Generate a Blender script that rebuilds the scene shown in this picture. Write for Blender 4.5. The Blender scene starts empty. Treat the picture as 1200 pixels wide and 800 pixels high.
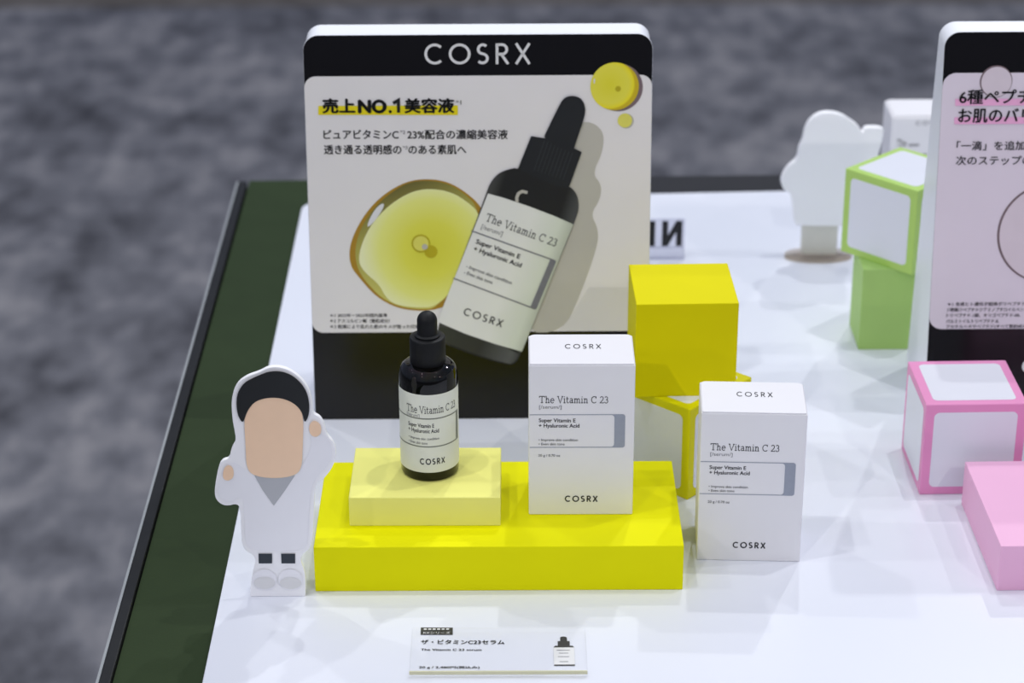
import bpy, bmesh, math, random
from mathutils import Matrix, Vector

# ---------------------------------------------------------------- scene, camera, world, lights
sc = bpy.context.scene
U = 0.06          # one unit of the layout = 6 cm (edge of a display cube)
T = 0.9           # height of the white display surface above the floor
COL = sc.collection

cam_d = bpy.data.cameras.new('camera'); cam = bpy.data.objects.new('camera', cam_d); COL.objects.link(cam)
cam_d.lens = 80.474; cam_d.sensor_width = 36.0; cam_d.clip_start = 0.05; cam_d.clip_end = 60
cam.matrix_world = (Matrix.Translation((0, 0, T + 10.996*U)) @ Matrix.Rotation(-0.00497, 4, 'Z')
                    @ Matrix.Rotation(math.pi/2 - 0.43327, 4, 'X') @ Matrix.Rotation(-0.00379, 4, 'Z'))
cam_d.dof.use_dof = True; cam_d.dof.focus_distance = 1.255; cam_d.dof.aperture_fstop = 9.0
sc.camera = cam

world = bpy.data.worlds.new('hall'); sc.world = world; world.use_nodes = True
wn = world.node_tree; wn.nodes.clear()
wo = wn.nodes.new('ShaderNodeOutputWorld'); wb = wn.nodes.new('ShaderNodeBackground')
wb.inputs[0].default_value = (0.62, 0.71, 1.0, 1); wb.inputs[1].default_value = 0.31
wn.links.new(wb.outputs[0], wo.inputs[0])

CX, CY = 1.0*U, 20*U       # the middle of the display
def lamp(dx, dy, h, power, rad=0.022, col=(1.0, 0.975, 0.95)):
    l = bpy.data.lights.new('hall_spot', 'POINT'); l.energy = power; l.shadow_soft_size = rad; l.color = col
    o = bpy.data.objects.new('hall_spot', l); COL.objects.link(o)
    o.location = (CX + dx*h, CY + dy*h, T + h)
for a in (# dx, dy (per unit height), height, power, radius, colour: cool ones above and behind, warm ones in front
    (.42, .95, 2.2, 52, .020, (.97, .985, 1)), (.12, .55, 2.4, 44, .020, (.97, .985, 1)), (-.55, .60, 2.3, 30, .020, (.97, .985, 1)),
    (.95, .05, 2.3, 34, .020, (.98, .985, 1)), (-.95, -.05, 2.3, 30, .020, (.98, .985, 1)),
    (.25, .12, 2.4, 36, .020, (.97, .985, 1)), (-.30, -.15, 2.4, 34, .020, (.98, .985, 1)),
    (-.55, -1.10, 2.3, 64, .020, (1, .95, .90)), (.65, -1.15, 2.3, 60, .020, (1, .95, .90)),
    (-1.5, -1.4, 2.2, 56, .020, (1, .95, .90)), (1.6, -1.3, 2.2, 42, .020, (1, .95, .90))):
    lamp(*a)

sc.view_settings.view_transform = 'Standard'; sc.view_settings.look = 'None'
sc.view_settings.gamma = 1.0; sc.view_settings.use_curve_mapping = False
sc.view_settings.exposure = 0.08

# ---------------------------------------------------------------- materials
def lin(c):
    r = []
    for v in c[:3]:
        v /= 255.0
        r.append(v/12.92 if v <= 0.04045 else ((v + 0.055)/1.055)**2.4)
    return (*r, 1.0)

def mat(name, col, rough=0.5, var=0.03, scale=40.0, bump=0.0, spec=0.5, trans=0.0, ior=1.45, coat=0.0, bscale=None):
    m = bpy.data.materials.new(name); m.use_nodes = True
    n = m.node_tree.nodes; L = m.node_tree.links; b = n['Principled BSDF']
    tc = n.new('ShaderNodeTexCoord'); no = n.new('ShaderNodeTexNoise')
    no.inputs['Scale'].default_value = scale; no.inputs['Detail'].default_value = 3
    L.new(tc.outputs['Object'], no.inputs['Vector'])
    cr = n.new('ShaderNodeValToRGB'); c = lin(col)
    cr.color_ramp.elements[0].position = 0.3; cr.color_ramp.elements[1].position = 0.7
    cr.color_ramp.elements[0].color = (*[x*(1-var) for x in c[:3]], 1)
    cr.color_ramp.elements[1].color = (*[min(1, x*(1+var)) for x in c[:3]], 1)
    L.new(no.outputs['Fac'], cr.inputs[0]); L.new(cr.outputs[0], b.inputs['Base Color'])
    b.inputs['Roughness'].default_value = rough; b.inputs['Specular IOR Level'].default_value = spec
    b.inputs['IOR'].default_value = ior; b.inputs['Transmission Weight'].default_value = trans
    b.inputs['Coat Weight'].default_value = coat
    if bump:
        bn = n.new('ShaderNodeBump'); bn.inputs['Strength'].default_value = bump; bn.inputs['Distance'].default_value = 0.0005
        n2 = n.new('ShaderNodeTexNoise'); n2.inputs['Scale'].default_value = bscale or scale*20
        L.new(tc.outputs['Object'], n2.inputs['Vector'])
        L.new(n2.outputs['Fac'], bn.inputs['Height']); L.new(bn.outputs[0], b.inputs['Normal'])
    return m

def ramp_mat(name, p0, p1, stops, rough=0.45, radial=False):
    """printed colour gradient; p0,p1 in layout units of the object's own frame"""
    m = bpy.data.materials.new(name); m.use_nodes = True
    n = m.node_tree.nodes; L = m.node_tree.links; b = n['Principled BSDF']
    tc = n.new('ShaderNodeTexCoord'); p0 = Vector(p0)*U; p1 = Vector(p1)*U
    sub = n.new('ShaderNodeVectorMath'); sub.operation = 'SUBTRACT'; sub.inputs[1].default_value = p0
    L.new(tc.outputs['Object'], sub.inputs[0])
    if radial:
        q = n.new('ShaderNodeVectorMath'); q.operation = 'LENGTH'; L.new(sub.outputs[0], q.inputs[0]); k = 1/(p1-p0).length
    else:
        q = n.new('ShaderNodeVectorMath'); q.operation = 'DOT_PRODUCT'; d = p1 - p0
        q.inputs[1].default_value = d.normalized(); L.new(sub.outputs[0], q.inputs[0]); k = 1/d.length
    mu = n.new('ShaderNodeMath'); mu.operation = 'MULTIPLY'; mu.inputs[1].default_value = k
    L.new(q.outputs['Value'], mu.inputs[0])
    cr = n.new('ShaderNodeValToRGB'); e = cr.color_ramp.elements
    e[0].position = stops[0][0]; e[0].color = lin(stops[0][1]); e[1].position = stops[-1][0]; e[1].color = lin(stops[-1][1])
    for s in stops[1:-1]:
        x = e.new(s[0]); x.color = lin(s[1])
    L.new(mu.outputs[0], cr.inputs[0]); L.new(cr.outputs[0], b.inputs['Base Color'])
    b.inputs['Roughness'].default_value = rough
    return m

def acrylic(name, tint, gloss=1.0):
    m = bpy.data.materials.new(name); m.use_nodes = True
    n = m.node_tree.nodes; L = m.node_tree.links; n.remove(n['Principled BSDF']); out = n['Material Output']
    tr = n.new('ShaderNodeBsdfTransparent'); gl = n.new('ShaderNodeBsdfGlossy'); gl.inputs['Roughness'].default_value = 0.04
    no = n.new('ShaderNodeTexNoise'); no.inputs['Scale'].default_value = 20
    cr = n.new('ShaderNodeValToRGB'); c = lin(tint)
    cr.color_ramp.elements[0].color = (*[x*.998 for x in c[:3]], 1); cr.color_ramp.elements[1].color = c
    L.new(no.outputs['Fac'], cr.inputs[0]); L.new(cr.outputs[0], tr.inputs['Color'])
    lw = n.new('ShaderNodeLayerWeight'); lw.inputs['Blend'].default_value = 0.5
    pw = n.new('ShaderNodeMath'); pw.operation = 'POWER'; pw.inputs[1].default_value = 5.0; L.new(lw.outputs['Facing'], pw.inputs[0])
    fr = n.new('ShaderNodeMath'); fr.operation = 'MULTIPLY_ADD'; fr.inputs[1].default_value = 0.6; fr.inputs[2].default_value = 0.02; L.new(pw.outputs[0], fr.inputs[0])
    mx = n.new('ShaderNodeMixShader'); L.new(fr.outputs[0], mx.inputs[0]); L.new(tr.outputs[0], mx.inputs[1]); L.new(gl.outputs[0], mx.inputs[2]); L.new(mx.outputs[0], out.inputs['Surface'])
    return m

M = dict(
    white=mat('white_board', (250, 250, 252), 0.35, 0.01, 12, spec=0.4),
    pwboard=mat('white_poster_board', (236, 238, 243), 0.35, 0.01, 12, spec=0.4),
    clear2=acrylic('smoky_clear_acrylic', (238, 238, 242)),
    clear3=acrylic('warm_clear_acrylic', (234, 229, 222)),
    sheet=mat('white_table_sheet', (226, 229, 238), 0.28, 0.012, 6, spec=0.45),
    green=mat('olive_laminate', (45, 58, 35), 0.6, 0.05, 30, 0.15, spec=0.12),
    black=mat('black_trim', (26, 27, 28), 0.5, 0.15, 60, 0.3, spec=0.3),
    dark=mat('dark_grey_laminate', (38, 38, 40), 0.5, 0.05, 30, spec=0.3),
    alu=mat('grey_metal_edge', (150, 154, 156), 0.35, 0.05, 60),
    yellow=mat('yellow_painted_board', (233, 230, 0), 0.6, 0.015, 25, 0.06, spec=0.12),
    yellow2=mat('yellow_painted_cube', (222, 212, 0), 0.6, 0.015, 25, 0.06, spec=0.12),
    pale=mat('pale_yellow_board', (240, 237, 134), 0.6, 0.015, 25, 0.06, spec=0.2),
    yframe=mat('yellow_cube_edge', (222, 216, 4), 0.5, 0.02, 25, spec=0.2),
    pink=mat('pink_painted_board', (238, 184, 216), 0.55, 0.015, 25, 0.06, spec=0.35),
    pframe=mat('pink_cube_edge', (232, 150, 196), 0.45, 0.02, 25, spec=0.35),
    lime=mat('light_green_board', (172, 208, 118), 0.55, 0.02, 25, 0.06, spec=0.35),
    gframe=mat('light_green_cube_edge', (178, 212, 110), 0.45, 0.02, 25, spec=0.35),
    panel=mat('white_cube_face', (226, 228, 236), 0.3, 0.01, 20, spec=0.45),
    carton=mat('white_carton_card', (232, 231, 234), 0.42, 0.012, 30, 0.05, spec=0.4),
    ink=mat('dark_ink', (34, 34, 38), 0.5, 0.05, 300),
    black_ink=mat('black_ink', (14, 14, 17), 0.5, 0.05, 300),
    inkgrey=mat('grey_ink', (120, 120, 126), 0.5, 0.05, 300),
    inkbar=mat('blue_grey_ink', (150, 156, 170), 0.45, 0.03, 300),
    pblack=mat('black_print', (13, 11, 12), 0.22, 0.05, 60, spec=0.45),
    pgrey=mat('light_grey_print', (234, 231, 230), 0.45, 0.012, 30, spec=0.35),
    ppink=mat('pale_pink_grey_print', (226, 217, 226), 0.45, 0.012, 30, spec=0.35),
    pwhite=mat('white_print', (226, 226, 226), 0.45, 0.01, 60),
    hly=mat('yellow_marker_print', (235, 218, 10), 0.45, 0.02, 60),
    hlp=mat('pink_marker_print', (240, 178, 214), 0.45, 0.02, 60),
    shadowp=mat('beige_grey_picture', (190, 187, 176), 0.45, 0.02, 40),
    oliveo=mat('olive_picture', (112, 106, 34), 0.45, 0.06, 50),
    gold=mat('gold_brown_picture', (172, 132, 34), 0.45, 0.06, 50),
    oil=mat('yellow_picture', (222, 214, 30), 0.45, 0.04, 80),
    oild=mat('dark_yellow_picture', (186, 172, 20), 0.45, 0.04, 80),
    oill=mat('pale_yellow_picture', (228, 222, 100), 0.45, 0.04, 80),
    ring=mat('brown_grey_picture', (122, 104, 108), 0.45, 0.05, 80),
    ringin=mat('pale_circle_picture', (219, 208, 214), 0.45, 0.02, 80),
    capp=mat('cap_picture', (26, 28, 31), 0.45, 0.1, 80),
    capl=mat('cap_rib_picture', (52, 55, 58), 0.45, 0.1, 80),
    plabel=None,
    glass=mat('near_black_glass', (3, 4, 3), 0.012, 0.1, 30, spec=0.42, ior=1.45),
    rubber=mat('black_rubber', (15, 16, 18), 0.5, 0.1, 80, 0.15, spec=0.3),
    blabel=mat('bottle_label_paper', (224, 226, 216), 0.4, 0.01, 60, spec=0.4),
    blline=mat('bottle_label_line', (118, 122, 112), 0.4, 0.03, 60),
    clear=acrylic('clear_acrylic', (255, 255, 255)),
    clearedge=mat('yellowish_acrylic_edge', (214, 212, 178), 0.3, 0.03, 60, spec=0.5),
    frost=mat('frosted_leg_board', (216, 214, 204), 0.35, 0.03, 60),
    tan=mat('tan_print', (250, 214, 180), 0.45, 0.02, 60),
    cutblack=mat('soft_black_print', (24, 26, 28), 0.45, 0.1, 60),
    cutcoat=mat('very_pale_grey_print', (244, 244, 248), 0.45, 0.008, 60),
    cutgrey=mat('mid_grey_print', (184, 186, 190), 0.45, 0.015, 60),
    cutnavy=mat('dark_slate_print', (46, 54, 62), 0.45, 0.05, 60),
)

# ---------------------------------------------------------------- object helpers
def tag(o, label=None, cat=None, group=None, kind=None):
    if label: o['label'] = label
    if cat: o['category'] = cat
    if group: o['group'] = group
    if kind: o['kind'] = kind
    return o

def place(o, loc, rz=0.0):
    o.location = (loc[0]*U, loc[1]*U, T + loc[2]*U); o.rotation_euler = (0, 0, rz)

def thing(name, loc, rz, label, cat, group=None):
    o = bpy.data.objects.new(name, None); COL.objects.link(o); o.empty_display_size = 0.02
    place(o, loc, rz); return tag(o, label, cat, group)

def link(name, me, m, parent=None, loc=None, rz=0.0):
    me.materials.clear(); me.materials.append(m)
    o = bpy.data.objects.new(name, me); COL.objects.link(o)
    if parent is not None: o.parent = parent
    if loc is not None: place(o, loc, rz)
    return o

def mesh(name, verts, faces, m, parent=None, loc=None, rz=0.0, smooth=False, recalc=False):
    me = bpy.data.meshes.new(name); me.from_pydata([(v[0]*U, v[1]*U, v[2]*U) for v in verts], [], faces); me.update()
    if recalc:
        bm = bmesh.new(); bm.from_mesh(me); bmesh.ops.recalc_face_normals(bm, faces=bm.faces); bm.to_mesh(me); bm.free()
    if smooth:
        me.polygons.foreach_set('use_smooth', [True]*len(me.polygons))
    return link(name, me, m, parent, loc, rz)

def box(name, x0, x1, y0, y1, z0, z1, m, parent=None, loc=None, rz=0.0, bev=0.008, seg=2):
    bm = bmesh.new()
    vs = [bm.verts.new((x*U, y*U, z*U)) for x in (x0, x1) for y in (y0, y1) for z in (z0, z1)]
    for f in ((0,1,3,2), (4,6,7,5), (0,4,5,1), (2,3,7,6), (0,2,6,4), (1,5,7,3)): bm.faces.new([vs[i] for i in f])
    bmesh.ops.recalc_face_normals(bm, faces=bm.faces)
    if bev: bmesh.ops.bevel(bm, geom=list(bm.edges), offset=bev*U, segments=seg, affect='EDGES', profile=0.5)
    me = bpy.data.meshes.new(name); bm.to_mesh(me); bm.free()
    return link(name, me, m, parent, loc, rz)

def rrect(x0, y0, x1, y1, r, n=8):
    """rounded rectangle; r = radius or (bl, br, tr, tl)"""
    if not isinstance(r, tuple): r = (r,)*4
    out = []
    for (cx, cy, a, q) in ((x0+r[0], y0+r[0], 180, r[0]), (x1-r[1], y0+r[1], 270, r[1]), (x1-r[2], y1-r[2], 0, r[2]), (x0+r[3], y1-r[3], 90, r[3])):
        if q <= 1e-6: out.append((cx, cy)); continue
        for i in range(n+1):
            t = math.radians(a + 90*i/n); out.append((cx + q*math.cos(t), cy + q*math.sin(t)))
    return out

def circle(cx, cy, r, n=40, ry=None):
    ry = ry or r
    return [(cx + r*math.cos(2*math.pi*i/n), cy + ry*math.sin(2*math.pi*i/n)) for i in range(n)]

def smoothpts(p, it=2):
    for _ in range(it):
        q = []
        for i in range(len(p)):
            a, b = p[i], p[(i+1) % len(p)]
            q += [(a[0]*.75+b[0]*.25, a[1]*.75+b[1]*.25), (a[0]*.25+b[0]*.75, a[1]*.25+b[1]*.75)]
        p = q
    return p

def prism(name, pts, m, fa, fb, parent=None, loc=None, rz=0.0, bev=0.0):
    """outline pts; fa/fb map (u,v) to the front and back sheet"""
    n = len(pts); V = [fa(*p) for p in pts] + [fb(*p) for p in pts]
    F = [tuple(range(n)), tuple(range(2*n-1, n-1, -1))] + [(i, i+n, (i+1) % n + n, (i+1) % n) for i in range(n)]
    o = mesh(name, V, F, m, parent, loc, rz, recalc=True)
    if bev:
        md = o.modifiers.new('bevel', 'BEVEL'); md.width = bev*U; md.segments = 2; md.limit_method = 'ANGLE'; md.angle_limit = 0.9
    return o

def lathe(name, prof, m, parent, n=64, top=True, zoff=0.0):
    V = []; F = []
    for r, z in prof:
        for i in range(n):
            a = 2*math.pi*i/n; V.append((r*math.cos(a), r*math.sin(a), z+zoff))
    for k in range(len(prof)-1):
        for i in range(n):
            j = (i+1) % n; F.append((k*n+i, k*n+j, (k+1)*n+j, (k+1)*n+i))
    F.append(tuple(range(n-1, -1, -1)))
    if top: F.append(tuple((len(prof)-1)*n + i for i in range(n)))
    o = mesh(name, V, F, m, parent, smooth=True)
    md = o.modifiers.new('edges', 'EDGE_SPLIT'); md.split_angle = 0.75
    return o

# -- flat print: everything is collected in (u,v) and laid on the surface by a mapper f(u, v, lift)
class Ink:
    def __init__(s): s.v = []; s.f = []
    def poly(s, pts):
        b = len(s.v); s.v += [tuple(p) for p in pts]; s.f.append(tuple(range(b, b+len(pts)))); return s
    def ringpoly(s, a, b_):
        n = len(a); o = len(s.v); s.v += list(a) + list(b_)
        for i in range(n):
            j = (i+1) % n; s.f.append((o+i, o+j, o+n+j, o+n+i))
        return s
    def stroke(s, pts, w, closed=False):
        n = len(pts); Ls = []; Rs = []
        for i in range(n):
            p = Vector(pts[i])
            a = Vector(pts[i-1]) if (i > 0 or closed) else None
            b = Vector(pts[(i+1) % n]) if (i < n-1 or closed) else None
            d1 = (p-a).normalized() if a is not None else (b-p).normalized()
            d2 = (b-p).normalized() if b is not None else d1
            n1 = Vector((-d1.y, d1.x)); n2 = Vector((-d2.y, d2.x)); nn = n1+n2
            if nn.length < 1e-4: nn = n1.copy()
            nn.normalize(); k = 1/max(0.45, nn.dot(n1))
            Ls.append(tuple(p + nn*w*.5*k)); Rs.append(tuple(p - nn*w*.5*k))
        o = len(s.v); s.v += Ls + Rs
        for i in range(n if closed else n-1):
            j = (i+1) % n; s.f.append((o+n+i, o+n+j, o+j, o+i))
        return s
    def add(s, V, F):
        o = len(s.v); s.v += V; s.f += [tuple(i+o for i in q) for q in F]; return s
    def lay(s, name, m, f, lift, parent):
        return mesh(name, [f(u, v, lift) for u, v in s.v], s.f, m, parent)

def arc(cx, cy, rx, ry, a0, a1, n=14):
    return [(cx + rx*math.cos(math.radians(a0+(a1-a0)*i/n)), cy + ry*math.sin(math.radians(a0+(a1-a0)*i/n))) for i in range(n+1)]

GEO = {  # plain geometric capitals: (advance, strokes)
 'C': (0.86, [arc(.47, .5, .42, .44, 48, 312, 26)]),
 'O': (1.0, [arc(.5, .5, .44, .44, 0, 360, 36)]),
 'S': (0.62, [arc(.31, .72, .21, .22, 40, 250, 14)[:-1] + arc(.29, .28, .23, .22, 82, -140, 14)]),
 'R': (0.66, [[(.09, 0), (.09, 1)], [(.09, .94), (.32, .94)] + arc(.32, .71, .22, .23, 80, -80, 10) + [(.09, .48)], [(.30, .46), (.60, 0)]]),
 'X': (0.74, [[(.05, 0), (.67, 1)], [(.05, 1), (.67, 0)]]),
}
h_arch = lambda x0, x1: [(x0, .42), (x0+.05, .56), ((x0+x1)/2-.02, .655), ((x0+x1)/2+.06, .655), (x1-.03, .58), (x1, .46), (x1, 0)]
SLAB = {
 'T': (0.86, [[(.04, .78), (.04, .96), (.78, .96), (.78, .78)], [(.41, .96), (.41, 0)], [(.24, .04), (.58, .04)]]),
 'h': (0.70, [[(.02, .97), (.15, .97), (.15, 0)], h_arch(.15, .50), [(.02, .04), (.28, .04)], [(.37, .04), (.64, .04)]]),
 'e': (0.62, [[(.06, .36), (.53, .36)] + arc(.30, .33, .24, .325, 5, 318, 20)]),
 'V': (0.84, [[(.08, 1), (.42, .02), (.76, 1)], [(-.03, .96), (.22, .96)], [(.62, .96), (.87, .96)]]),
 'i': (0.36, [[(.04, .64), (.17, .64), (.17, 0)], [(.02, .04), (.33, .04)], [(.165, .86), (.165, .98)]]),
 't': (0.46, [[(.16, .92), (.16, .14), (.22, .05), (.32, .03), (.41, .09)], [(.02, .64), (.38, .64)]]),
 'a': (0.62, [[(.09, .55), (.16, .63), (.28, .665), (.40, .62), (.44, .52), (.44, .05), (.58, .04)], [(.44, .40), (.24, .37), (.10, .29), (.08, .15), (.15, .05), (.27, .04), (.38, .1), (.44, .2)]]),
 'm': (0.98, [[(.02, .64), (.14, .64), (.14, 0)], h_arch(.14, .46), h_arch(.46, .80), [(.02, .04), (.26, .04)], [(.36, .04), (.58, .04)], [(.70, .04), (.92, .04)]]),
 'n': (0.70, [[(.02, .64), (.15, .64), (.15, 0)], h_arch(.15, .50), [(.02, .04), (.28, .04)], [(.37, .04), (.64, .04)]]),
 'C': (0.84, [arc(.44, .5, .38, .46, 48, 318, 24), [(.71, .98), (.71, .70)]]),
 '2': (0.62, [arc(.29, .72, .22, .24, 165, -20, 12) + [(.40, .44), (.07, .05), (.54, .05), (.54, .16)]]),
 '3': (0.62, [arc(.28, .74, .20, .22, 155, -75, 12) + arc(.28, .28, .24, .25, 78, -160, 14)]),
 ' ': (0.34, []),
}
def glyphs(text, table, gap, w):
    ink = Ink(); x = 0
    for ch in text:
        adv, st = table[ch]
        for s in st:
            cl = len(s) > 8 and abs(s[0][0]-s[-1][0]) < 1e-6 and abs(s[0][1]-s[-1][1]) < 1e-6
            if cl: s = s[:-1]
            ink.stroke([(a+x, b) for a, b in s], w, cl)
        x += adv + gap
    return ink.v, ink.f

_cache = {}
def fontmesh(body, bold):
    k = (body, bold)
    if k not in _cache:
        c = bpy.data.curves.new('t', 'FONT'); c.body = body; c.resolution_u = 3
        o = bpy.data.objects.new('t', c); COL.objects.link(o)
        dg = bpy.context.evaluated_depsgraph_get(); me = bpy.data.meshes.new_from_object(o.evaluated_get(dg))
        V0 = [(v.co.x, v.co.y) for v in me.vertices]; F0 = [tuple(p.vertices) for p in me.polygons]; V = []; F = []
        for sx, sy in (((-1, 0), (1, 0), (0, -.7), (0, .7)) if bold else ((0, 0),)):     # bold = the outline struck four times
            F += [tuple(i + len(V) for i in q) for q in F0]; V += [(x + sx*bold, y + sy*bold) for x, y in V0]
        _cache[k] = (V, F)
        bpy.data.objects.remove(o); bpy.data.curves.remove(c); bpy.data.meshes.remove(me)
    return _cache[k]

def fit(VF, p0, p1, H, box_=False, cap=0.73):
    """lay glyph outlines on the baseline p0-p1, cap height H (box_: whole glyph box = H)"""
    V, F = VF; xs = [v[0] for v in V]; ys = [v[1] for v in V]
    x0, x1 = min(xs), max(xs); y0 = min(ys) if box_ else 0.0; s = H/((max(ys)-y0) if box_ else cap)
    d = Vector(p1) - Vector(p0); e = d.normalized(); n = Vector((-e.y, e.x)); k = d.length/(x1-x0)
    return [tuple(Vector(p0) + e*((v[0]-x0)*k) + n*((v[1]-y0)*s)) for v in V], F

def word(name, body, p0, p1, H, m, f, lift, parent, bold=0.0, cjk=False, table=None, gap=.1, w=.1):
    if table: VF = fit(glyphs(body, table, gap, w), p0, p1, H, cap=1.0)
    else: VF = fit(fontmesh(body, bold), p0, p1, H, cjk)
    return Ink().add(*VF).lay(name, m, f, lift, parent)

# ---------------------------------------------------------------- floor
def carpet(name, c1, c2, c3):
    m = bpy.data.materials.new(name); m.use_nodes = True
    n = m.node_tree.nodes; L = m.node_tree.links; b = n['Principled BSDF']; b.inputs['Roughness'].default_value = 0.95
    b.inputs['Specular IOR Level'].default_value = 0.1
    tc = n.new('ShaderNodeTexCoord')
    def noise(sx, sy, scale, det):
        mp = n.new('ShaderNodeMapping'); mp.inputs['Scale'].default_value = (sx, sy, 1); L.new(tc.outputs['Object'], mp.inputs[0])
        q = n.new('ShaderNodeTexNoise'); q.inputs['Scale'].default_value = scale; q.inputs['Detail'].default_value = det
        L.new(mp.outputs[0], q.inputs['Vector']); return q
    a = noise(1.25, .6, 4.0, 6); c = noise(1.3, .75, 13, 6); d = noise(.5, 1.8, 1.8, 2); g = noise(1, 1, 320, 2)
    def math_(op, x, y):
        q = n.new('ShaderNodeMath'); q.operation = op
        for i, v in enumerate((x, y)):
            if isinstance(v, float): q.inputs[i].default_value = v
            else: L.new(v, q.inputs[i])
        return q.outputs[0]
    s = math_('ADD', math_('MULTIPLY', a.outputs['Fac'], .34), math_('MULTIPLY', c.outputs['Fac'], .36))
    s = math_('ADD', s, math_('MULTIPLY', d.outputs['Fac'], .20)); s = math_('ADD', s, math_('MULTIPLY', g.outputs['Fac'], .10))
    cr = n.new('ShaderNodeValToRGB'); e = cr.color_ramp.elements
    e[0].position = .385; e[0].color = lin(c1); e[1].position = .615; e[1].color = lin(c3); x = e.new(.5); x.color = lin(c2)
    L.new(s, cr.inputs[0]); L.new(cr.outputs[0], b.inputs['Base Color'])
    bn = n.new('ShaderNodeBump'); bn.inputs['Strength'].default_value = .5; bn.inputs['Distance'].default_value = .003
    L.new(g.outputs['Fac'], bn.inputs['Height']); L.new(bn.outputs[0], b.inputs['Normal'])
    return m
def plane(name, x0, x1, y0, y1, z, m):
    me = bpy.data.meshes.new(name); me.from_pydata([(x0, y0, z), (x1, y0, z), (x1, y1, z), (x0, y1, z)], [], [(0, 1, 2, 3)])
    return tag(link(name, me, m), kind='structure')
plane('floor', -12, 12, -14, 5.275, 0, carpet('mottled_grey_carpet', (80, 80, 85), (123, 123, 128), (164, 161, 162)))
o = plane('floor.001', -9, 9, 5.275, 14, 0, carpet('warm_grey_carpet', (104, 98, 92), (118, 112, 106), (132, 126, 120)))

# ---------------------------------------------------------------- display table
tb = thing('display_table', (0, 0, 0), 0, 'display table with an olive green top, black rim and white sheet over most of it', 'table')
tb.location.z = 0
XR, YF = 11.5, 12.0
def flat(name, pts, z0, z1, m, parent, bev=0.0):
    return prism(name, pts, m, lambda x, y: (x, y, z1 + T/U), lambda x, y: (x, y, z0 + T/U), parent, bev=bev)
flat('table_top', [(-3.40, YF), (XR, YF), (XR, 29.30), (-3.40, 29.09)], -.50, -.04, M['green'], tb)
o = flat('rear_strip', [(-.9, 28.2), (XR, 28.2), (XR, 29.29), (-.9, 29.12)], -.039, -.034, M['dark'], tb)
tag(o, 'dark grey strip along the rear edge')
o = flat('side_rim', [(-3.50, YF), (-3.405, YF), (-3.425, 28.98), (-3.535, 28.98)], -.52, .0, M['black'], tb, bev=.01)
tag(o, 'black side rim')
flat('metal_edging', [(-3.53, YF), (-3.505, YF), (-3.54, 28.98), (-3.565, 28.98)], -.30, -.01, M['alu'], tb)
flat('apron', [(-3.3, YF+.15), (XR-.1, YF+.15), (XR-.1, 28.9), (-3.3, 28.9)], -2.0, -.50, M['black'], tb)
for lx in (-3.1, XR-.7):
    for ly in (YF+.4, 28.2):
        flat('leg', rrect(lx, ly, lx+.6, ly+.6, .05, 3), -15.0, -2.0, M['black'], tb)
sh = thing('display_sheet', (0, 0, 0), 0, 'large glossy white sheet with rounded corners covering the green table top', 'display sheet')
pts = [(XR-.1, YF+.1), (XR-.1, 28.82), (-2.30, 28.245)]
cor = [(-2.30 - .31*math.sin(t), 27.935 + .31*math.cos(t)) for t in [i*math.pi/16 for i in range(1, 9)]]
pts = pts + cor + [(-2.612, YF+.1)]
mesh_o = prism('sheet', pts[::-1], M['sheet'], lambda x, y: (x, y, 0), lambda x, y: (x, y, -.034), sh, bev=.008)

# ---------------------------------------------------------------- poster stands
LE = 0.1103; CL, SL = math.cos(LE), math.sin(LE); PW, PH = 3.54, 4.135
def PM(u, v, e=0.0): return (u, v*SL - e*CL, v*CL + e*SL)
def poster(label, x0):
    t = thing('poster_stand', (x0, 21.817, 0), 0, label, 'display sign', None)
    ol = rrect(0, 0, PW, PH, (.03, .03, .16, .16), 10)
    o = prism('front_board', ol, M['pwboard'], lambda u, v: PM(u, v), lambda u, v: PM(u, v, -.07), t, bev=.006)
    def back(u, v): return (u, 1.225 - .43*v/PH, v*CL + .02)
    ins = rrect(.012, .012, PW-.012, PH-.012, (.03, .03, .16, .16), 10)
    prism('wedge_back', ins, M['pwboard'], lambda u, v: PM(u, v, -.071), back, t, bev=.01)
    return t

p1 = poster('tall poster stand with a dropper bottle and a yellow droplet printed on it', -1.993)
L1 = .004    # lift per ink layer (a quarter of a millimetre)
Ink().poly(rrect(.003, .003, PW-.003, PH-.003, (.03, .03, .158, .158), 10)).lay('black_background', M['pblack'], PM, L1, p1)
pan = [(-0.0906, 0.9772), (3.5582, 0.9547), (3.5419, 3.7138)]
PV0, PV1 = pan[0][1], pan[2][1]
Ink().poly(rrect(.004, PV0, PW-.004, PV1, .115, 10)).lay('grey_panel', M['pgrey'], PM, 2*L1, p1)
word('brand_lettering', 'COSRX', (1.2277, 3.8316), (2.3028, 3.8302), .212, M['pwhite'], PM, 2*L1, p1, table=GEO, gap=.26, w=.125)
Ink().poly([(0.1384, 3.4101), (0.1355, 3.3169), (1.5598, 3.3072), (1.5609, 3.4076)][::1]).lay('yellow_marker', M['hly'], PM, 3*L1, p1)
word('headline', '売上', (0.1777, 3.3318), (0.5171, 3.3299), .158, M['black_ink'], PM, 4*L1, p1, bold=.045, cjk=True)
word('headline', 'NO', (0.5408, 3.3387), (0.8367, 3.3370), .138, M['black_ink'], PM, 4*L1, p1, bold=.06)
word('headline', '.', (0.8541, 3.3369), (0.8872, 3.3367), .16, M['black_ink'], PM, 4*L1, p1, bold=.03)
ox, oy = (0.9559, 3.3364); Ink().stroke([(ox-.055, oy+.098), (ox, oy+.128), (ox, oy)], .034).lay('headline', M['black_ink'], PM, 4*L1, p1)
word('headline', '美容液', (1.0132, 3.3289), (1.5260, 3.3279), .158, M['black_ink'], PM, 4*L1, p1, bold=.045, cjk=True)
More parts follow.
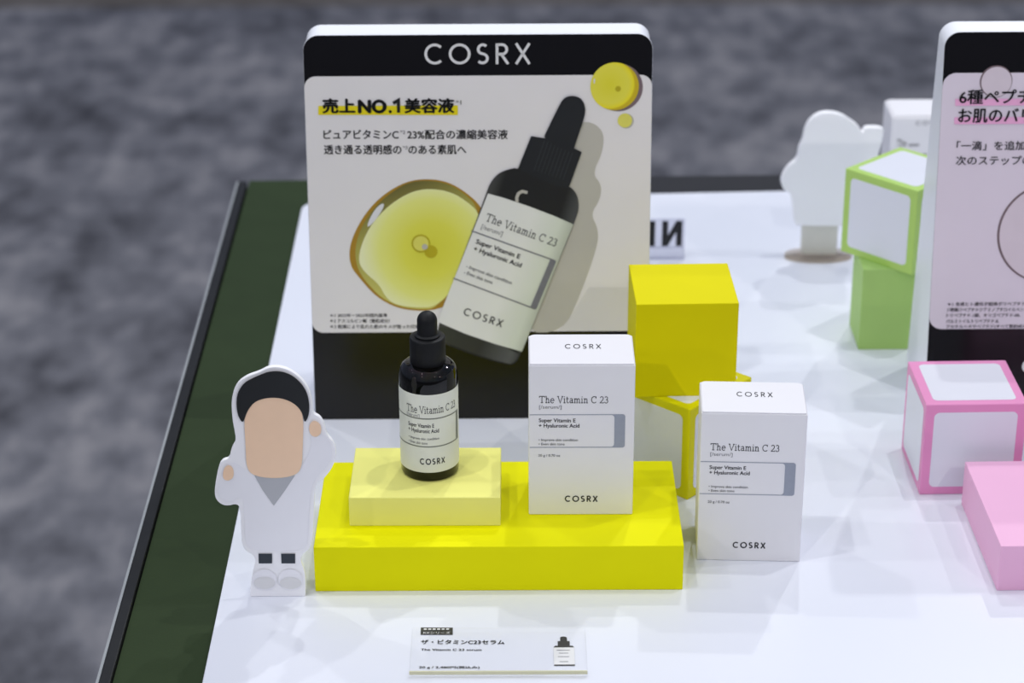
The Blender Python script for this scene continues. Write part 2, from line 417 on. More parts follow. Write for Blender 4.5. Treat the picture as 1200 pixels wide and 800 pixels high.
word('headline_mark', '*1', (1.5384, 3.4183), (1.5950, 3.4180), .045, M['black_ink'], PM, 4*L1, p1)
word('body_text', 'ピュアビタミンC', (0.1818, 3.0643), (0.9522, 3.0600), .098, M['black_ink'], PM, 3*L1, p1, bold=.022, cjk=True)
word('body_text', '*2', (0.9672, 3.1144), (1.0196, 3.1141), .036, M['black_ink'], PM, 3*L1, p1)
word('body_text', '23%配合の濃縮美容液', (1.0377, 3.0559), (2.0690, 3.0519), .102, M['black_ink'], PM, 3*L1, p1, bold=.022, cjk=True)
word('body_text', '透き通る透明感の', (0.1822, 2.9028), (0.9770, 2.8984), .102, M['black_ink'], PM, 3*L1, p1, bold=.022, cjk=True)
word('body_text', '*3', (0.9903, 2.9531), (1.0384, 2.9528), .036, M['black_ink'], PM, 3*L1, p1)
word('body_text', 'のある素肌へ', (1.0479, 2.8980), (1.6426, 2.8964), .102, M['black_ink'], PM, 3*L1, p1, bold=.022, cjk=True)
word('footnote', '＊1 2022年ー2023年国内基準', (0.1920, 1.1492), (0.7941, 1.1455), .042, M['black_ink'], PM, 3*L1, p1, bold=.014, cjk=True)
word('footnote', '＊2 アスコルビン酸（整肌成分）', (0.1911, 1.0870), (0.8179, 1.0831), .044, M['black_ink'], PM, 3*L1, p1, bold=.014, cjk=True)
word('footnote', '＊3 乾燥により乱れた肌のキメが整った印象のこと', (0.1901, 1.0237), (1.2673, 1.0171), .044, M['black_ink'], PM, 3*L1, p1, bold=.014, cjk=True)
# picture: round droplets top right
cx, cy = (3.1565, 3.5961); q = Ink().poly(circle(cx+.04, cy-.012, .247)); q.lay('droplet_shade', M['ring'], PM, 2.6*L1, p1)
DZ = PM(cx, cy)
dm = ramp_mat('droplet_picture', PM(cx-.05, cy+.02), PM(cx-.05+.26, cy+.02), [(0, (226, 218, 44)), (.75, (232, 224, 72)), (.93, (240, 226, 30)), (1, (205, 180, 20))], radial=True)
Ink().poly(circle(cx, cy, .247)).lay('droplet_picture', dm, PM, 3.4*L1, p1)
Ink().poly(circle(cx+.035, cy-.025, .028)).lay('droplet_core', M['oild'], PM, 4.2*L1, p1)
Ink().poly(smoothpts([(cx-.215, cy+.03), (cx-.2, cy+.035), (cx-.2, cy+.085), (cx-.215, cy+.08)])).lay('droplet_glint', M['pwhite'], PM, 4.2*L1, p1)
cx, cy = (3.2647, 3.2417); Ink().poly(circle(cx+.013, cy-.006, .078)).lay('droplet_shade', M['shadowp'], PM, 2.6*L1, p1)
Ink().poly(circle(cx, cy, .074)).lay('droplet_picture', M['oill'], PM, 3.4*L1, p1)
# picture: large spread droplet
def crop2(L): return L
big = smoothpts([(1.2260, 2.6426), (1.4511, 2.6081), (1.6433, 2.4872), (1.7874, 2.3461), (1.8828, 2.1173), (1.6178, 1.6105), (1.4173, 1.2690), (1.3117, 1.2283), (1.1537, 1.2086), (0.9244, 1.2375), (0.7556, 1.3212), (0.6398, 1.4180), (0.5128, 1.5762), (0.4214, 1.7029), (0.4101, 1.8896), (0.4804, 2.0919), (0.6222, 2.3194), (0.8039, 2.4920), (1.0159, 2.6106)])
Ink().poly(big).lay('serum_picture_rim', M['gold'], PM, 2.6*L1, p1)
mid = smoothpts([(1.2160, 2.6260), (1.4348, 2.5949), (1.6110, 2.4874), (1.7486, 2.3463), (1.7530, 2.1181), (1.5525, 1.6109), (1.3185, 1.2455), (1.1541, 1.2292), (0.9314, 1.2582), (0.7626, 1.3417), (0.6599, 1.4385), (0.5393, 1.5897), (0.4838, 1.7195), (0.4719, 1.8893), (0.5259, 2.0916), (0.6608, 2.3091), (0.8260, 2.4719), (1.0221, 2.5972)])
ctr = (1.1965, 1.8172)
om = ramp_mat('serum_rim_picture', PM(*(0.7885, 2.5254)), PM(*(1.2537, 1.3044)), [(0, (100, 92, 40)), (.35, (168, 162, 76)), (1, (214, 208, 110))])
Ink().poly(mid).lay('serum_picture_edge', om, PM, 3.2*L1, p1)
inn = smoothpts([(1.2566, 2.5394), (1.4820, 2.5014), (1.6584, 2.3870), (1.7866, 2.2523), (1.7509, 1.8817), (1.4850, 1.4403), (1.3022, 1.2559), (1.0888, 1.2503), (0.8762, 1.2860), (0.7796, 1.3691), (0.7171, 1.5066), (0.5731, 1.6338), (0.5010, 1.7534), (0.5418, 1.9498), (0.6576, 2.1749), (0.8498, 2.3749), (1.0624, 2.5038)])
im = ramp_mat('serum_picture', PM(*(1.2626, 1.8846)), PM(*(1.2516, 1.1666)), [(0, (218, 214, 58)), (.4, (226, 224, 78)), (.75, (234, 236, 130)), (1, (240, 242, 190))], radial=True)
Ink().poly(inn).lay('serum_picture', im, PM, 3.8*L1, p1)
Ink().poly(smoothpts([(0.7759, 2.3921), (0.7911, 2.3519), (0.7005, 2.2083), (0.6043, 2.1147), (0.6191, 2.1920), (0.6935, 2.3257)])).lay('serum_glint', M['pwhite'], PM, 4.4*L1, p1)
bx, by = (1.1596, 1.9495); Ink().poly(circle(*(1.2623, 1.8609), .068, 30)).lay('bubble_shade', M['oild'], PM, 4.4*L1, p1)
Ink().ringpoly(circle(bx, by, .096, 36), circle(bx, by, .082, 36)).lay('bubble_ring', M['oild'], PM, 5*L1, p1)
Ink().poly(circle(bx, by, .08, 36)).lay('bubble_picture', M['oill'], PM, 4.8*L1, p1)
Ink().poly(circle(bx+.04, by-.035, .03, 20)).lay('bubble_glint', M['shadowp'], PM, 5.4*L1, p1)
# picture: cast shade and dropper bottle
sp = smoothpts([(2.7400, 3.1626), (2.8182, 3.2335), (2.9579, 3.2149), (3.0548, 3.1072), (3.0390, 2.9101), (2.9354, 2.6853), (3.0331, 2.5670), (3.0168, 2.4034), (2.9207, 2.2579), (3.0016, 2.0924), (2.9941, 1.9082), (2.8193, 1.3792), (2.6327, 0.9661), (2.2012, 0.9688), (2.2836, 1.8015), (2.5487, 2.7146)], 2)
Ink().poly(sp).lay('picture_shade', M['shadowp'], PM, 2.8*L1, p1)
axis0 = (1.7858, 0.7340); axis1 = (2.7298, 3.5003)
ax = (Vector(axis1)-Vector(axis0)).normalized(); pr = Vector((ax.y, -ax.x))
gm = ramp_mat('bottle_picture', PM(*(1.8434, 2.3555)), PM(*(2.7980, 2.0568)), [(0, (60, 60, 58)), (.1, (12, 12, 12)), (.75, (12, 11, 12)), (.9, (70, 72, 72)), (1, (44, 44, 46))])
body = smoothpts([(1.3035, 1.0405), (1.8443, 2.4830), (1.8804, 2.5917), (1.9690, 2.6998), (2.0921, 2.7443), (2.1712, 2.7529), (2.6898, 2.5689), (2.7782, 2.4776), (2.8009, 2.3499), (2.7795, 2.2221), (2.2006, 0.7504), (2.1461, 0.6364), (2.0647, 0.5939), (1.4712, 0.8025), (1.3463, 0.8888)], 2)
Ink().poly(body).lay('bottle_picture', gm, PM, 5*L1, p1)
bm_ = ramp_mat('bottle_base_picture', PM(*(1.3833, 0.9643)), PM(*(2.1553, 0.6745)), [(0, (48, 50, 44)), (.5, (40, 40, 38)), (.9, (84, 86, 86)), (1, (60, 60, 62))])
Ink().poly(smoothpts([(1.3310, 1.0781), (2.1826, 0.7601), (2.1372, 0.6555), (2.0648, 0.6130), (1.4804, 0.8215), (1.3557, 0.9171)], 1)).lay('bottle_base_picture', bm_, PM, 5.6*L1, p1)
Ink().stroke([(2.1611, 2.3901), (2.1569, 2.4357), (2.1747, 2.4811), (2.2144, 2.5036), (2.2672, 2.4896)], .032).lay('bottle_glint', M['shadowp'], PM, 5.6*L1, p1)
lm_ = ramp_mat('label_picture', PM(*(1.5725, 1.8057)), PM(*(2.5152, 1.4652)), [(0, (232, 232, 228)), (.55, (234, 235, 228)), (.85, (218, 224, 208)), (1, (178, 184, 166))])
Ink().poly([(1.8602, 2.4829), (2.0203, 2.4365), (2.2846, 2.3438), (2.5495, 2.2372), (2.7426, 2.1490), (2.2060, 0.7599), (1.9218, 0.8472), (1.6080, 0.9629), (1.3169, 1.0970)][::-1]).lay('label_picture', lm_, PM, 6.2*L1, p1)
col_ = [(2.3068, 3.0864), (2.4607, 3.0613), (2.6707, 2.9975), (2.8252, 2.9158), (2.6934, 2.5344), (2.5314, 2.5698), (2.3291, 2.6616), (2.1711, 2.7456)]
Ink().poly(col_[::-1]).lay('collar_picture', M['capp'], PM, 5.8*L1, p1)
rb = Ink()
for i in range(9):
    a = Vector((2.4432, 3.0391)).lerp(Vector((2.7410, 2.9387)), i/8); rb.stroke([tuple(a), tuple(a - ax*.33)], .006)
rb.lay('collar_rib_picture', M['capl'], PM, 6.4*L1, p1)
Ink().poly(smoothpts([(2.4257, 3.0481), (2.4693, 3.1462), (2.5996, 3.4213), (2.6516, 3.4919), (2.7385, 3.5091), (2.8256, 3.4733), (2.8653, 3.3755), (2.8442, 3.2512), (2.7409, 2.9477), (2.7412, 2.8938)])).lay('bulb_picture', M['capp'], PM, 6.6*L1, p1)
word('picture_name', 'The Vitamin C 23', (1.8262, 2.1956), (2.5546, 1.9090), .085, M['ink'], PM, 7*L1, p1, table=SLAB, gap=.05, w=.10)
word('picture_text', '[/serum/]', (1.7840, 2.1133), (2.0004, 2.0293), .05, M['inkgrey'], PM, 7*L1, p1)
fr = Ink().stroke([(1.6863, 2.0863), (2.5504, 1.7582)], .014).stroke([(1.4923, 1.5740), (2.3453, 1.2320)], .014)
fr.poly([(2.5059, 1.7770), (2.5664, 1.7534), (2.3569, 1.2272), (2.2961, 1.2530)][::-1]).lay('label_frame_picture', M['inkgrey'], PM, 7*L1, p1)
word('picture_text', 'Super Vitamin E', (1.7249, 1.9526), (2.1822, 1.7798), .052, M['ink'], PM, 7*L1, p1, bold=.025)
word('picture_text', '+ Hyaluronic Acid', (1.7020, 1.8743), (2.1961, 1.6861), .052, M['ink'], PM, 7*L1, p1, bold=.025)
word('picture_text', '- Improve skin condition', (1.6246, 1.6895), (2.0956, 1.5023), .04, M['inkgrey'], PM, 7*L1, p1, bold=.01)
word('picture_text', '- Even skin tone', (1.6016, 1.6236), (1.8948, 1.5063), .04, M['inkgrey'], PM, 7*L1, p1, bold=.01)
word('picture_lettering', 'COSRX', (1.5860, 1.1755), (1.9912, 1.0306), .082, M['ink'], PM, 7*L1, p1, table=GEO, gap=.28, w=.15)

p2 = poster('poster stand at the right with pink-marked headline and an outlined clear circle', 4.497)
Ink().poly(rrect(.003, .003, PW-.003, PH-.003, (.03, .03, .158, .158), 10)).lay('black_background', M['pblack'], PM, L1, p2)
Ink().poly(rrect(.004, PV0, PW-.004, PV1, .135, 10)).lay('pale_panel', M['ppink'], PM, 2*L1, p2)
cx, cy = (0.5463, 3.6252)
Ink().poly(circle(cx, cy, .166)).lay('clear_drop_rim', M['ring'], PM, 2.6*L1, p2)
Ink().poly(circle(cx+.004, cy-.004, .155)).lay('clear_drop_picture', M['ringin'], PM, 3.2*L1, p2)
cx, cy = (1.1982, 2.0189)
Ink().poly(circle(cx, cy, .54, 72)).lay('clear_drop_rim', M['ring'], PM, 2.6*L1, p2)
Ink().poly(circle(cx+.008, cy, .523, 72)).lay('clear_drop_picture', M['ringin'], PM, 3.2*L1, p2)
a, b = (0.1434, 3.3761), (0.1394, 3.4470); Ink().poly([a, (a[0]+1.25, a[1]), (a[0]+1.25, b[1]), b]).lay('pink_marker', M['hlp'], PM, 3.8*L1, p2)
a, b = (0.1457, 3.1837), (0.1416, 3.2551); Ink().poly([a, (a[0]+1.25, a[1]), (a[0]+1.25, b[1]), b]).lay('pink_marker', M['hlp'], PM, 3.8*L1, p2)
def run(name, body, p, wd, H, bold):
    word(name, body, p, (p[0]+wd, p[1]), H, M['black_ink'], PM, 4.4*L1, p2, bold=bold, cjk=True)
run('headline', '6種ペプチド', (0.1800, 3.3918), .90, .152, .022)
run('headline', 'お肌のバリア', (0.1800, 3.1960), .93, .152, .022)
run('body_text', '「一滴」を追加する', (0.1834, 2.9085), .92, .098, .010)
run('body_text', '次のステップの', (0.1836, 2.7526), .78, .098, .010)
for i, s in enumerate(('＊1 合成ヒト遺伝子組換ポリペプチド-121、', 'ジ酢酸ジペプチドジアミノブチロイルベンジルアミド', 'トリペプチド-1銅、オリゴペプチド-68、', 'パルミトイルトリペプチド-8、', 'アセチルヘキサペプチド(すべて整肌成分)')):
    p = ((0.1855, 1.2338), (0.1800, 1.1717), (0.1799, 1.1095), (0.1808, 1.0453), (0.1843, 0.9829))[i]
    run('footnote', s, p, (.93, 1.02, .78, .56, .86)[i], .043, .012)
cx, cy = (1.0926, 0.5593)
Ink().poly(circle(cx, cy, .078, 30)).lay('pale_disc_picture', M['pwhite'], PM, 2.6*L1, p2)

# ---------------------------------------------------------------- blocks and cubes
def block(name, loc, rz, w, d, h, m, label, cat='display block'):
    o = box(name, 0, w, 0, d, 0, h, m, None, loc, rz)
    return tag(o, label, cat)
block('riser_block', (-1.739, 18.283, 0), -.003, 3.402, 1.671, .469, M['yellow'], 'long low bright yellow riser with a pale block and a carton on it')
block('riser_block', (-1.429, 18.678, .469), -.009, 1.409, 1.003, .301, M['pale'], 'small pale yellow slab under the dropper bottle')
block('display_cube', (1.307, 20.285, 1.0), .020, 1, 1, 1, M['yellow2'], 'solid yellow cube stacked on the white cube with yellow edges')
block('riser_block', (4.564, 18.22, 0), .012, 3.402, 1.663, .472, M['pink'], 'long low pink riser at the right edge of the picture')
block('display_block', (4.041, 23.494, 0), .002, .60, .70, .987, M['lime'], 'upright light green block under the white cube with green edges')
def framed(loc, rz, m, label, fw=.088):
    t = thing('framed_cube', loc, rz, label, 'display cube')
    box('cube_frame', 0, 1, 0, 1, 0, 1, m, t, bev=.01)
    e = .003; a, b, r = fw, 1-fw, .055; ol = rrect(a, a, b, b, r, 6)
    maps = (lambda u, v, k: (u, -k, v), lambda u, v, k: (1-u, 1+k, v), lambda u, v, k: (-k, 1-u, v), lambda u, v, k: (1+k, u, v), lambda u, v, k: (u, v, 1+k))
    for i, f in enumerate(maps):
        prism('face_panel', ol, M['panel'], lambda u, v, f=f: f(u, v, e), lambda u, v, f=f: f(u, v, -.004), t)
    return t
framed((4.159, 20.073, 0), .018, M['pframe'], 'white cube with pink edges in front of the right poster')
framed((1.836, 19.988, 0), .827, M['yframe'], 'white cube with yellow edges under the solid yellow cube')
framed((3.860, 24.040, .987), -.812, M['gframe'], 'white cube with light green edges stacked on a green block')

# ---------------------------------------------------------------- cartons
CW, CD, CH = .975, .655, 1.569
def carton(loc, rz, label, full=True):
    t = thing('carton', loc, rz, label, 'carton')
    box('carton_body', 0, CW, 0, CD, 0, CH-.012, M['carton'], t, bev=.012, seg=3)
    prism('lid_flap', rrect(.01, .006, CW-.01, CD-.006, (.01, .01, .05, .05), 4), M['carton'], lambda x, y: (x, y, CH), lambda x, y: (x, y, CH-.0125), t, bev=.003)
    F = lambda u, v, k=0: (u, -k, v)
    TP = lambda u, v, k=0: (u, v, CH+k)
    e = .0025
    word('lettering_print', 'COSRX', (0.3370, 0.1420), (0.6460, 0.1400), .062, M['ink'], F, e, t, table=GEO, gap=.30, w=.20)
    word('lid_print', 'COSRX', (0.3370, 0.3320), (0.6710, 0.3280), .098, M['ink'], TP, e, t, table=GEO, gap=.34, w=.12)
    word('name_print', 'The Vitamin C 23', (0.0940, 1.1750), (0.7290, 1.1700), .070, M['ink'], F, e, t, table=SLAB, gap=.03, w=.10)
    word('small_print', '[/serum/]', (0.0950, 1.1170), (0.3010, 1.1150), .036, M['inkgrey'], F, e, t)
    fr = Ink(); (xa, za), (xb, zb) = (-0.0050, 0.7110), (0.8900, 1.0570); xa = .008; w = .008; xc = (0.7910, 0.9250)[0]
    fr.ringpoly(rrect(xa, za, xb, zb, (.0, .025, .025, .0), 4), rrect(xa+.0001, za+w, xc, zb-w, (.0, .03, .03, .0), 4)).lay('frame_print', M['inkbar'], F, e, t)
    word('small_print', 'Super Vitamin E', (0.0920, 0.9780), (0.4320, 0.9750), .040, M['ink'], F, e, t, bold=.02)
    word('small_print', '+ Hyaluronic Acid', (0.0920, 0.9230), (0.4680, 0.9200), .040, M['ink'], F, e, t, bold=.02)
    word('small_print', '• Improve skin condition', (0.0910, 0.7810), (0.4550, 0.7790), .027, M['inkgrey'], F, e, t, bold=.01)
    word('small_print', '• Even skin tone', (0.0910, 0.7380), (0.3320, 0.7370), .027, M['inkgrey'], F, e, t, bold=.01)
    word('small_print', '20 g / 0.70 oz', (0.0880, 0.6190), (0.2910, 0.6170), .027, M['inkgrey'], F, e, t, bold=.01)
    return t
carton((.246, 18.870, .469), -.008, 'white carton standing on the yellow riser beside the dropper bottle')
carton((1.833, 18.818, 0), -.055, 'white carton standing on the white sheet beside the yellow riser')
def back_carton():
    t = thing('carton', (4.875, 26.990, 0), 0, 'white carton standing behind the green-edged cube at the back', 'carton')
    box('carton_body', 0, CW, 0, CD, 0, CH-.012, M['carton'], t, bev=.03, seg=3)
    prism('lid_flap', rrect(.03, .02, CW-.03, CD-.02, (.01, .01, .05, .05), 4), M['carton'], lambda x, y: (x, y, CH), lambda x, y: (x, y, CH-.0125), t, bev=.003)
    F = lambda u, v, k=0: (u, -k, v)
    word('lettering_print', 'COSRX', (.30, 1.45), (.64, 1.45), .05, M['inkgrey'], F, .003, t, table=GEO, gap=.3, w=.16)
    word('name_print', 'The', (.08, 1.17), (.20, 1.17), .09, M['ink'], F, .003, t, table=SLAB, gap=.03, w=.11)
    word('small_print', 'serum', (.23, 1.17), (.36, 1.17), .05, M['inkgrey'], F, .003, t, bold=.02)
    Ink().stroke([(.08, 1.06), (.9, 1.06)], .02).lay('frame_print', M['inkgrey'], F, .003, t)
back_carton()

# ---------------------------------------------------------------- dropper bottle
b = thing('dropper_bottle', (-.687, 19.24, .77), 0, 'black glass dropper bottle with a white label on the pale yellow slab', 'bottle')
R = .275
prof = [(.235, .0), (.262, .008), (R, .035), (R, .96)] + [(R-.012*(1-math.cos(t*math.pi/16)) - (.085*(t/8)**2.6), .96 + .165*math.sin(t*math.pi/16)) for t in range(1, 9)] + [(.150, 1.135), (.135, 1.15)]
lathe('glass_body', prof, M['glass'], b)
lathe('collar', [(.150, 1.128), (.163, 1.132), (.167, 1.142), (.167, 1.372), (.163, 1.384), (.152, 1.390), (.11, 1.390)], M['rubber'], b)
lathe('rubber_bulb', [(.11, 1.3895), (.118, 1.393), (.118, 1.405), (.098, 1.418), (.094, 1.44), (.094, 1.545)] + [(.094*math.cos(t*math.pi/20), 1.545 + .092*math.sin(t*math.pi/20)) for t in range(1, 10)] + [(.004, 1.637)], M['rubber'], b)
z0, z1 = .104, .913
RL = R + .003
V = []; F_ = []
for i in range(96):
    a = 2*math.pi*i/96; V += [(RL*math.cos(a), RL*math.sin(a), z0), (RL*math.cos(a), RL*math.sin(a), z1)]
for i in range(96):
    j = (i+1) % 96; F_.append((2*i, 2*j, 2*j+1, 2*i+1))
lab = mesh('label', V, F_, M['blabel'], b, smooth=True)
def CM(u, v, k=0):
    a = u/R - math.pi/2; r = RL + .0015 + k; return (r*math.cos(a), r*math.sin(a), v)
def band(ink, u0, u1, v0, v1, n=30):
    for i in range(n):
        a, c = u0+(u1-u0)*i/n, u0+(u1-u0)*(i+1)/n; ink.poly([(a, v0), (c, v0), (c, v1), (a, v1)])
word('name_print', 'The Vitamin C 23', (-.215, 0.7220), (.300, 0.7220), .075, M['ink'], CM, 0, lab, table=SLAB, gap=.03, w=.10)
word('small_print', '[/serum/]', (-.215, 0.6720+.008), (-.08, 0.6720+.008), .034, M['inkgrey'], CM, 0, lab)
q = Ink(); zt, zb = 0.6800-.012, 0.3770
band(q, -.62, .33, zt-.006, zt+.006, 40); band(q, -.62, .33, zb-.006, zb+.006, 40); band(q, .315, .36, zb-.006, zt+.006, 4)
q.lay('frame_print', M['blline'], CM, 0, lab)
word('small_print', 'Super Vitamin E', (-.20, 0.5760), (.055, 0.5760), .042, M['ink'], CM, 0, lab, bold=.02)
word('small_print', '+ Hyaluronic Acid', (-.20, 0.5210), (.10, 0.5210), .042, M['ink'], CM, 0, lab, bold=.02)
word('small_print', '• Improve skin condition', (-.20, 0.4470), (.10, 0.4470), .028, M['inkgrey'], CM, 0, lab, bold=.01)
word('small_print', '• Even skin tone', (-.20, 0.4010), (-.01, 0.4010), .028, M['inkgrey'], CM, 0, lab, bold=.01)
word('lettering_print', 'COSRX', (-.085, 0.1910), (.155, 0.1910), .060, M['ink'], CM, 0, lab, table=GEO, gap=.28, w=.20)

# ---------------------------------------------------------------- cut-out figure stand, front left (plain colour fields)
s = thing('cutout_stand', (-2.08, 18.2, 0), 0, 'white-edged cut-out figure board with plain colour fields, left of the yellow riser', 'cut-out stand')
SF = lambda u, v, k=0: (u, -k, v)
out = smoothpts([(-0.2440, 0.0070), (-0.2540, 0.0070), (-0.2530, 0.0210), (-0.2490, 0.0990), (-0.2190, 0.2620), (-0.1720, 0.4240), (-0.3000, 0.5060), (-0.3010, 0.7110), (-0.2950, 0.8880), (-0.3130, 0.9850), (-0.4310, 0.9510), (-0.5120, 1.0130), (-0.5220, 1.1180), (-0.4690, 1.3700), (-0.4270, 1.4260), (-0.3660, 1.4390), (-0.3450, 1.5420), (-0.2950, 1.6190), (-0.3100, 1.7560), (-0.3200, 1.8580), (-0.3170, 2.0440), (-0.2640, 2.1860), (-0.1620, 2.2610), (-0.0630, 2.2930), (0.0380, 2.3510), (0.1650, 2.3420), (0.2820, 2.2660), (0.3670, 2.1480), (0.3990, 2.0050), (0.3940, 1.8870), (0.4610, 1.8530), (0.4960, 1.7760), (0.5080, 1.6820), (0.5800, 1.5870), (0.5950, 1.4750), (0.5560, 1.3460), (0.4760, 1.2340), (0.3890, 1.1730), (0.3690, 0.8840), (0.3400, 0.5280), (0.2430, 0.4480), (0.2240, 0.3760), (0.2660, 0.2580), (0.2560, 0.0170), (0.2560, 0.0040), (0.2440, 0.0040)], 2)
zmin = min(p[1] for p in out); out = [(p[0], p[1]-zmin) for p in out]
prism('cutout_board', out, M['white'], lambda u, v: (u, 0, v), lambda u, v: (u, .05, v), s, bev=.006)
prism('rear_strut', [(.05, 0), (.62, 0), (.05, 1.2)], M['white'], lambda a, v: (.0, a, v), lambda a, v: (.04, a, v), s)
def field(name, pts, m, k, sm=2):
    Ink().poly(smoothpts(pts, sm) if sm else pts).lay(name, m, SF, .004*k, s)
field('coat_field', [(-0.2750, 0.5330), (-0.2640, 0.8880), (-0.2630, 1.0640), (-0.3990, 0.9770), (-0.4880, 1.0390), (-0.4890, 1.1530), (-0.4230, 1.3700), (-0.3210, 1.4130), (-0.2120, 1.3080), (0.0320, 1.2710), (0.2800, 1.3390), (0.3820, 1.5800), (0.3560, 1.6830), (0.4780, 1.6990), (0.5640, 1.5620), (0.5430, 1.3890), (0.3670, 1.2170), (0.3230, 0.8840), (0.3010, 0.5280), (0.2130, 0.4840), (-0.1760, 0.4870)], M['cutcoat'], 1)
field('grey_field', [(-0.1520, 1.2730), (0.2160, 1.2700), (0.1170, 1.1140), (0.0090, 0.9570), (-0.0830, 1.1150)], M['cutgrey'], 2, 0)
field('tan_field', [(-0.2180, 1.3430), (-0.2130, 1.5840), (-0.2140, 1.8400), (-0.1720, 2.0760), (0.0580, 2.1590), (0.2800, 2.0570), (0.3160, 1.8370), (0.2980, 1.5810), (0.2800, 1.3390), (0.2080, 1.2620), (0.0300, 1.2370), (-0.1530, 1.2640)], M['tan'], 3)
field('black_field', [(-0.2660, 1.8740), (-0.2750, 1.9760), (-0.2610, 2.0940), (-0.1950, 2.2020), (-0.0870, 2.2600), (0.0510, 2.3180), (0.1850, 2.3000), (0.2870, 2.2240), (0.3580, 2.1070), (0.3750, 1.9720), (0.3630, 1.8700), (0.3220, 1.7860), (0.3050, 1.9210), (0.2030, 2.0230), (0.0540, 2.0580), (-0.0990, 2.0250), (-0.1800, 1.9250), (-0.2250, 1.7890)], M['cutblack'], 4)
field('side_field', [(-0.4380, 1.2400), (-0.4240, 1.3440), (-0.3760, 1.3870), (-0.3320, 1.3430), (-0.3380, 1.2480), (-0.3930, 1.2140)], M['tan'], 3)
field('side_field', [(0.3630, 1.6830), (0.3590, 1.7770), (0.4070, 1.8270), (0.4660, 1.7850), (0.4700, 1.6910), (0.4150, 1.6480)], M['tan'], 3)
field('dark_bar', [(-0.1540, 0.4600), (-0.1560, 0.3560), (-0.0350, 0.3560), (-0.0300, 0.4590)], M['cutnavy'], 2, 0)
field('dark_bar', [(0.0520, 0.4580), (0.0510, 0.3550), (0.1760, 0.3540), (0.1810, 0.4570)], M['cutnavy'], 2, 0)
for fx in (310, 340):
    cx_, cz_ = ((-0.1130, 0.1800) if fx == 310 else (0.1260, 0.1780))
    Ink().poly(circle(cx_, cz_, .115, 32, .115)).lay('foot_field', M['cutcoat'], SF, .008, s)
    Ink().poly(circle(cx_, cz_-.03, .098, 32, .062)).lay('foot_field', M['pwhite'], SF, .012, s)

# ---------------------------------------------------------------- cut-out stand seen from behind, at the back
w = thing('cutout_stand', (3.98, 26.2, 0), 0, 'plain white cut-out board seen from behind on a clear round base, far side', 'cut-out stand')
out = smoothpts([(-0.3790, 0.4740), (-0.4030, 0.7440), (-0.4410, 0.8780), (-0.5260, 0.9240), (-0.5620, 1.0130), (-0.5450, 1.1020), (-0.4780, 1.2230), (-0.3680, 1.3110), (-0.3640, 1.4540), (-0.3180, 1.5520), (-0.3040, 1.6940), (-0.2390, 1.8240), (-0.1290, 1.8990), (0.0040, 1.9090), (0.1390, 1.8760), (0.2360, 1.8100), (0.3440, 1.7340), (0.4010, 1.6350), (0.4180, 1.7000), (0.4580, 1.7170), (0.6340, 1.7100), (0.6570, 1.6660), (0.6290, 1.4700), (0.5650, 1.1620), (0.4550, 0.9180), (0.4510, 0.4690), (0.4010, 0.4350), (-0.2940, 0.4390)], 2)
prism('cutout_board', out, M['white'], lambda u, v: (u, -.05, v), lambda u, v: (u, .06, v), w, bev=.015)
lz = min(p[1] for p in out)
(la, _), (lb, _) = (-0.2690, 0.1550), (0.1750, 0.1520)
prism('leg_board', rrect(la, .06, lb, lz+.02, .03, 4), M['frost'], lambda u, v: (u, -.03, v), lambda u, v: (u, .04, v), w)
lathe_c = (la+lb)/2
bs = prism('clear_base', circle(lathe_c, 0, .42, 48, .20), M['clear3'], lambda x, y: (x, y, .06), lambda x, y: (x, y, .002), w, bev=.006)

# ---------------------------------------------------------------- clear letter sign far behind the left poster
g = thing('letter_sign', (2.27, 26.2, 0), 0, 'small clear acrylic sign with black letters seen from behind, beside the left poster', 'sign')
box('acrylic_base', -.75, .0, -.05, .05, .002, .14, M['clear2'], g, bev=.006)
box('acrylic_plate', -.75, .0, -.012, .012, .141, .53, M['clear2'], g, bev=.003)
NF = lambda u, v: (u, -.03, v); NB = lambda u, v: (u, -.0125, v)
a, c, st = -.285, -.035, .075
z0_, z1_ = .175, .505
prism('letter', [(c, z0_), (c, z1_), (c-st, z1_), (a+st, z0_+.14), (a+st, z1_), (a, z1_), (a, z0_), (a+st, z0_), (c-st, z1_-.14), (c-st, z0_)][::1], M['pblack'], NF, NB, g)
prism('letter', [(a-.085-st, z0_), (a-.085, z0_), (a-.085, z1_), (a-.085-st, z1_)], M['pblack'], NF, NB, g)

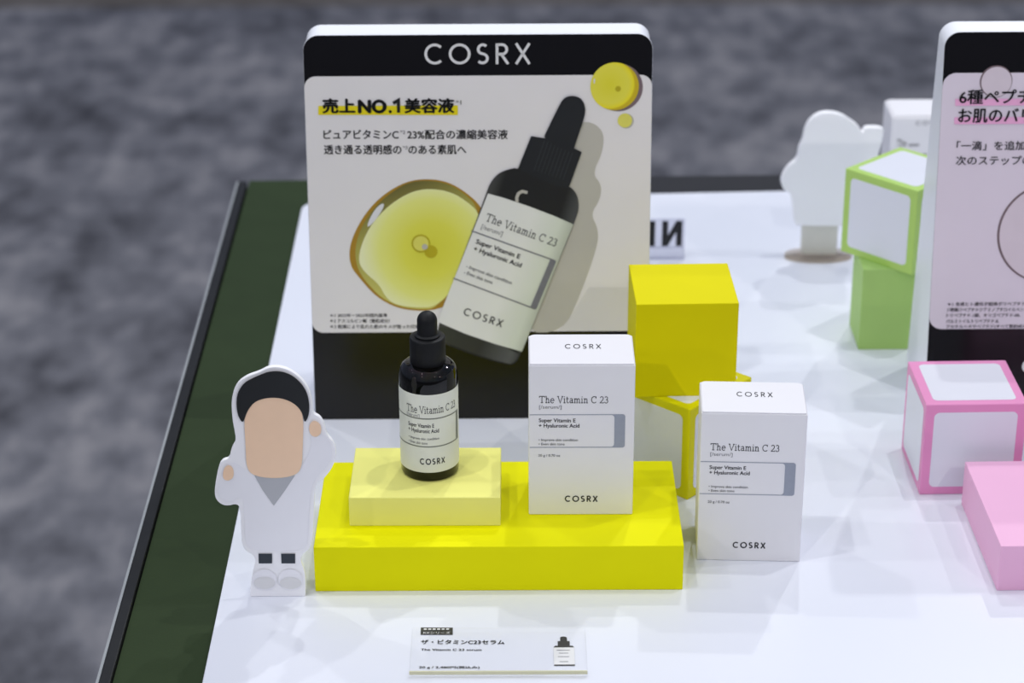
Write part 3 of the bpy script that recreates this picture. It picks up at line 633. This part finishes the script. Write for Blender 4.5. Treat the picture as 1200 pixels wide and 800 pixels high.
# ---------------------------------------------------------------- price tag
t = thing('price_tag', (-.82, 16.85, 0), -.006, 'clear acrylic price tag lying on the sheet in front of the yellow riser', 'price tag')
box('acrylic_plate', 0, 1.549, .004, .71, .002, .054, M['clear'], t, bev=.003)
box('front_edge', 0, 1.549, -.012, .003, .022, .056, M['clearedge'], t, bev=.002)
TG = lambda u, v, k=0: (u, v, .005+k)
o = Ink().poly([(0.0720, 0.7900), (0.0740, 0.6690), (0.3620, 0.6660), (0.3600, 0.7860)]).lay('black_patch', M['ink'], TG, 0, t)
pt = Ink(); (ux, uv_), (vx, _) = (0.0960, 0.7580), (0.3370, 0.7550)       # first line too fine to read: a row of small marks
for i in range(6): pt.stroke([(ux + (vx-ux)*(i+.1)/6, uv_), (ux + (vx-ux)*(i+.75)/6, uv_)], .022)
pt.lay('patch_marks', M['pwhite'], TG, .002, t)
word('patch_text', 'RXシリーズ', (0.0980, 0.6770), (0.3390, 0.6750), .042, M['pwhite'], TG, .002, t, cjk=True)
word('tag_text', 'ザ・ビタミンC23セラム', (0.0810, 0.5130), (0.8260, 0.5040), .072, M['black_ink'], TG, 0, t, cjk=True, bold=.02)
word('tag_text', 'The Vitamin C 23 serum', (0.0840, 0.4070), (0.6230, 0.4000), .034, M['ink'], TG, 0, t, bold=.02)
word('tag_text', '20 g / 2,480円(税込み)', (0.0790, 0.1120), (0.6100, 0.1060), .048, M['black_ink'], TG, 0, t, cjk=True, bold=.02)
bx, by = (1.3530, 0.1550); bw = .092; k = (1.3660, 0.6280)[1] - by
pic = Ink().poly([(bx-bw, by), (bx+bw, by), (bx+bw, by+.035*k), (bx-bw, by+.035*k)])
pic.poly([(bx-bw, by+.62*k), (bx+bw, by+.62*k), (bx+bw*.85, by+.68*k), (bx-bw*.85, by+.68*k)])
pic.poly([(bx-bw*.58, by+.68*k), (bx+bw*.58, by+.68*k), (bx+bw*.58, by+.84*k), (bx-bw*.58, by+.84*k)])
pic.poly(rrect(bx-bw*.33, by+.84*k, bx+bw*.33, by+k, (0, 0, .025, .025), 4)).lay('bottle_picture', M['ink'], TG, .001, t)
lb = Ink().poly([(bx-bw, by+.035*k), (bx+bw, by+.035*k), (bx+bw, by+.62*k), (bx-bw, by+.62*k)]).lay('label_picture', M['pwhite'], TG, .001, t)
ln = Ink()
for vv, ww in ((.52, .7), (.42, .5), (.30, .6), (.13, .45)): ln.stroke([(bx-bw*ww, by+vv*k), (bx+bw*ww*.8, by+vv*k)], .010)
ln.lay('label_text_picture', M['inkgrey'], TG, .002, t)
